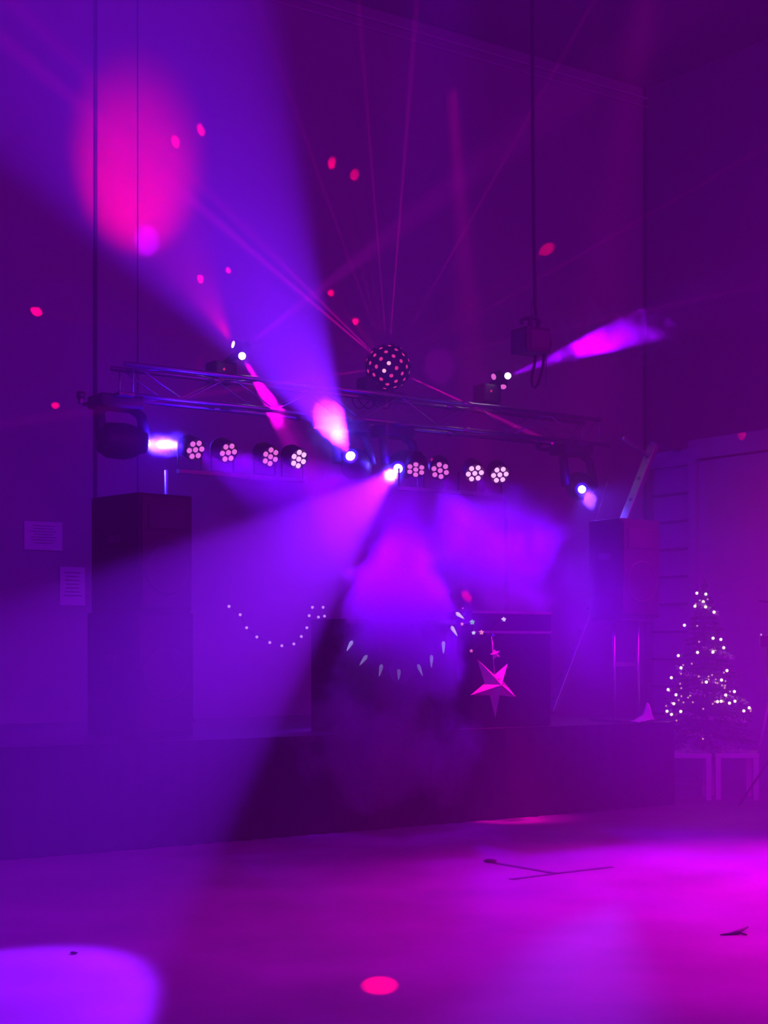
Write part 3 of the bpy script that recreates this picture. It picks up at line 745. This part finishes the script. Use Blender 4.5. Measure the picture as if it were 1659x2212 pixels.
# ------------------------------------------------------------------ smoke
def smoke(name, c, dims, dens, label, scale=2.2, thr=.42, seed=0, col=(1, 1, 1), soft=.35, rz=0, detail=4, gam=1.0):
    mb = MB().ball((0, 0, 0), 1.0, 28); o = mb.build(name, M['paper']); o.location = c; o.scale = dims; o.rotation_euler = (0, 0, 0) if not isinstance(rz, tuple) else rz
    m = bpy.data.materials.new(name); m.use_nodes = True; t = m.node_tree; t.nodes.clear()
    out = t.nodes.new('ShaderNodeOutputMaterial'); v = t.nodes.new('ShaderNodeVolumeScatter'); v.inputs['Color'].default_value = (*col, 1); v.inputs['Anisotropy'].default_value = .1
    t.links.new(v.outputs[0], out.inputs['Volume'])
    tcn = t.nodes.new('ShaderNodeTexCoord'); ln = t.nodes.new('ShaderNodeVectorMath'); ln.operation = 'LENGTH'; t.links.new(tcn.outputs['Object'], ln.inputs[0])
    geo = t.nodes.new('ShaderNodeNewGeometry')
    ad = t.nodes.new('ShaderNodeVectorMath'); ad.operation = 'ADD'; ad.inputs[1].default_value = (seed*3.1, seed*1.7, seed*.9); t.links.new(geo.outputs['Position'], ad.inputs[0])
    nz = t.nodes.new('ShaderNodeTexNoise'); nz.inputs['Scale'].default_value = scale; nz.inputs['Detail'].default_value = detail; nz.inputs['Roughness'].default_value = .55; nz.inputs['Distortion'].default_value = .4
    t.links.new(ad.outputs[0], nz.inputs['Vector'])
    def math_(op, a, b=None, c_=None):
        n_ = t.nodes.new('ShaderNodeMath'); n_.operation = op
        for i, q in enumerate((a, b, c_)):
            if q is None: continue
            if isinstance(q, (int, float)): n_.inputs[i].default_value = q
            else: t.links.new(q, n_.inputs[i])
        return n_.outputs[0]
    r = t.nodes.new('ShaderNodeMapRange'); r.interpolation_type = 'SMOOTHSTEP'
    # value = noise - threshold + falloff from the rim
    fall = math_('SUBTRACT', 1.0, ln.outputs['Value'])
    val = math_('ADD', math_('SUBTRACT', nz.outputs[0], thr), math_('MULTIPLY', math_('SUBTRACT', fall, .45), .55))
    t.links.new(val, r.inputs['Value']); r.inputs['From Min'].default_value = 0; r.inputs['From Max'].default_value = soft*.5; r.inputs['To Max'].default_value = dens
    edge = math_('MULTIPLY', r.outputs[0], math_('POWER', math_('MAXIMUM', math_('MINIMUM', math_('MULTIPLY', fall, 2.4), 1.0), 0.0), 1.6))
    t.links.new(edge, v.inputs['Density'])
    m.cycles.volume_sampling = 'MULTIPLE_IMPORTANCE'
    o.data.materials.clear(); o.data.materials.append(m)
    return tag(o, label, 'smoke', kind='stuff')
smoke('smoke_cloud', atT(862, 1410, 3.6), (.86, .7, 1.5), 3.0, 'thick billow of smoke standing in front of the booth', 1.7, .44, 1)
smoke('smoke_cloud', atT(1070, 1200, 2.4), (1.25, .8, 1.05), 1.0, 'ragged bank of smoke under the right par cans', 2.3, .46, 2)
smoke('smoke_cloud', atT(1325, 730, .8), (1.35, .9, .55), 3.0, 'drifting streak of smoke right of the hoist', 4.5, .53, 5)
smoke('smoke_puff', L_LF+(atT(700, 985, 1.15)-L_LF).normalized()*.22, (.36, .17, .15), 5, 'bright puff of smoke in the left moving head beam', 9, .34, 3)
smoke('smoke_puff', L_UP+(toward(L_UP, 120, 25)-L_UP).normalized()*.75, (.36, .55, .42), 1.1, 'bright puff of smoke in the beam tilted up at mid truss', 6, .38, 4)
smoke('smoke_puff', L_DN+(toward(L_DN, 222, 15)-L_DN).normalized()*.38, (.17, .30, .17), 3.2, 'bright puff of smoke below the moving head tilted down', 9, .38, 6)
smoke('smoke_puff', atT(1274, 1083, 1.3), (.11, .14, .16), 4, 'small bright puff of smoke above the right loudspeaker', 10, .38, 8)
smoke('smoke_puff', atT(575, 865, .3), (.34, .34, .5), .4, 'magenta puff of smoke in the short beam below the left effect light', 4, .42, 11)
smoke('smoke_cloud', atT(1290, 1330, 3.7), (.85, .5, 1.0), .35, 'thin magenta haze drifting in front of the right loudspeaker', 1.6, .40, 13)
smoke('smoke_cloud', atT(820, 1620, 3.9), (1.15, .5, .80), 1.6, 'low rolling smoke against the foot of the stage', 1.8, .44, 17)
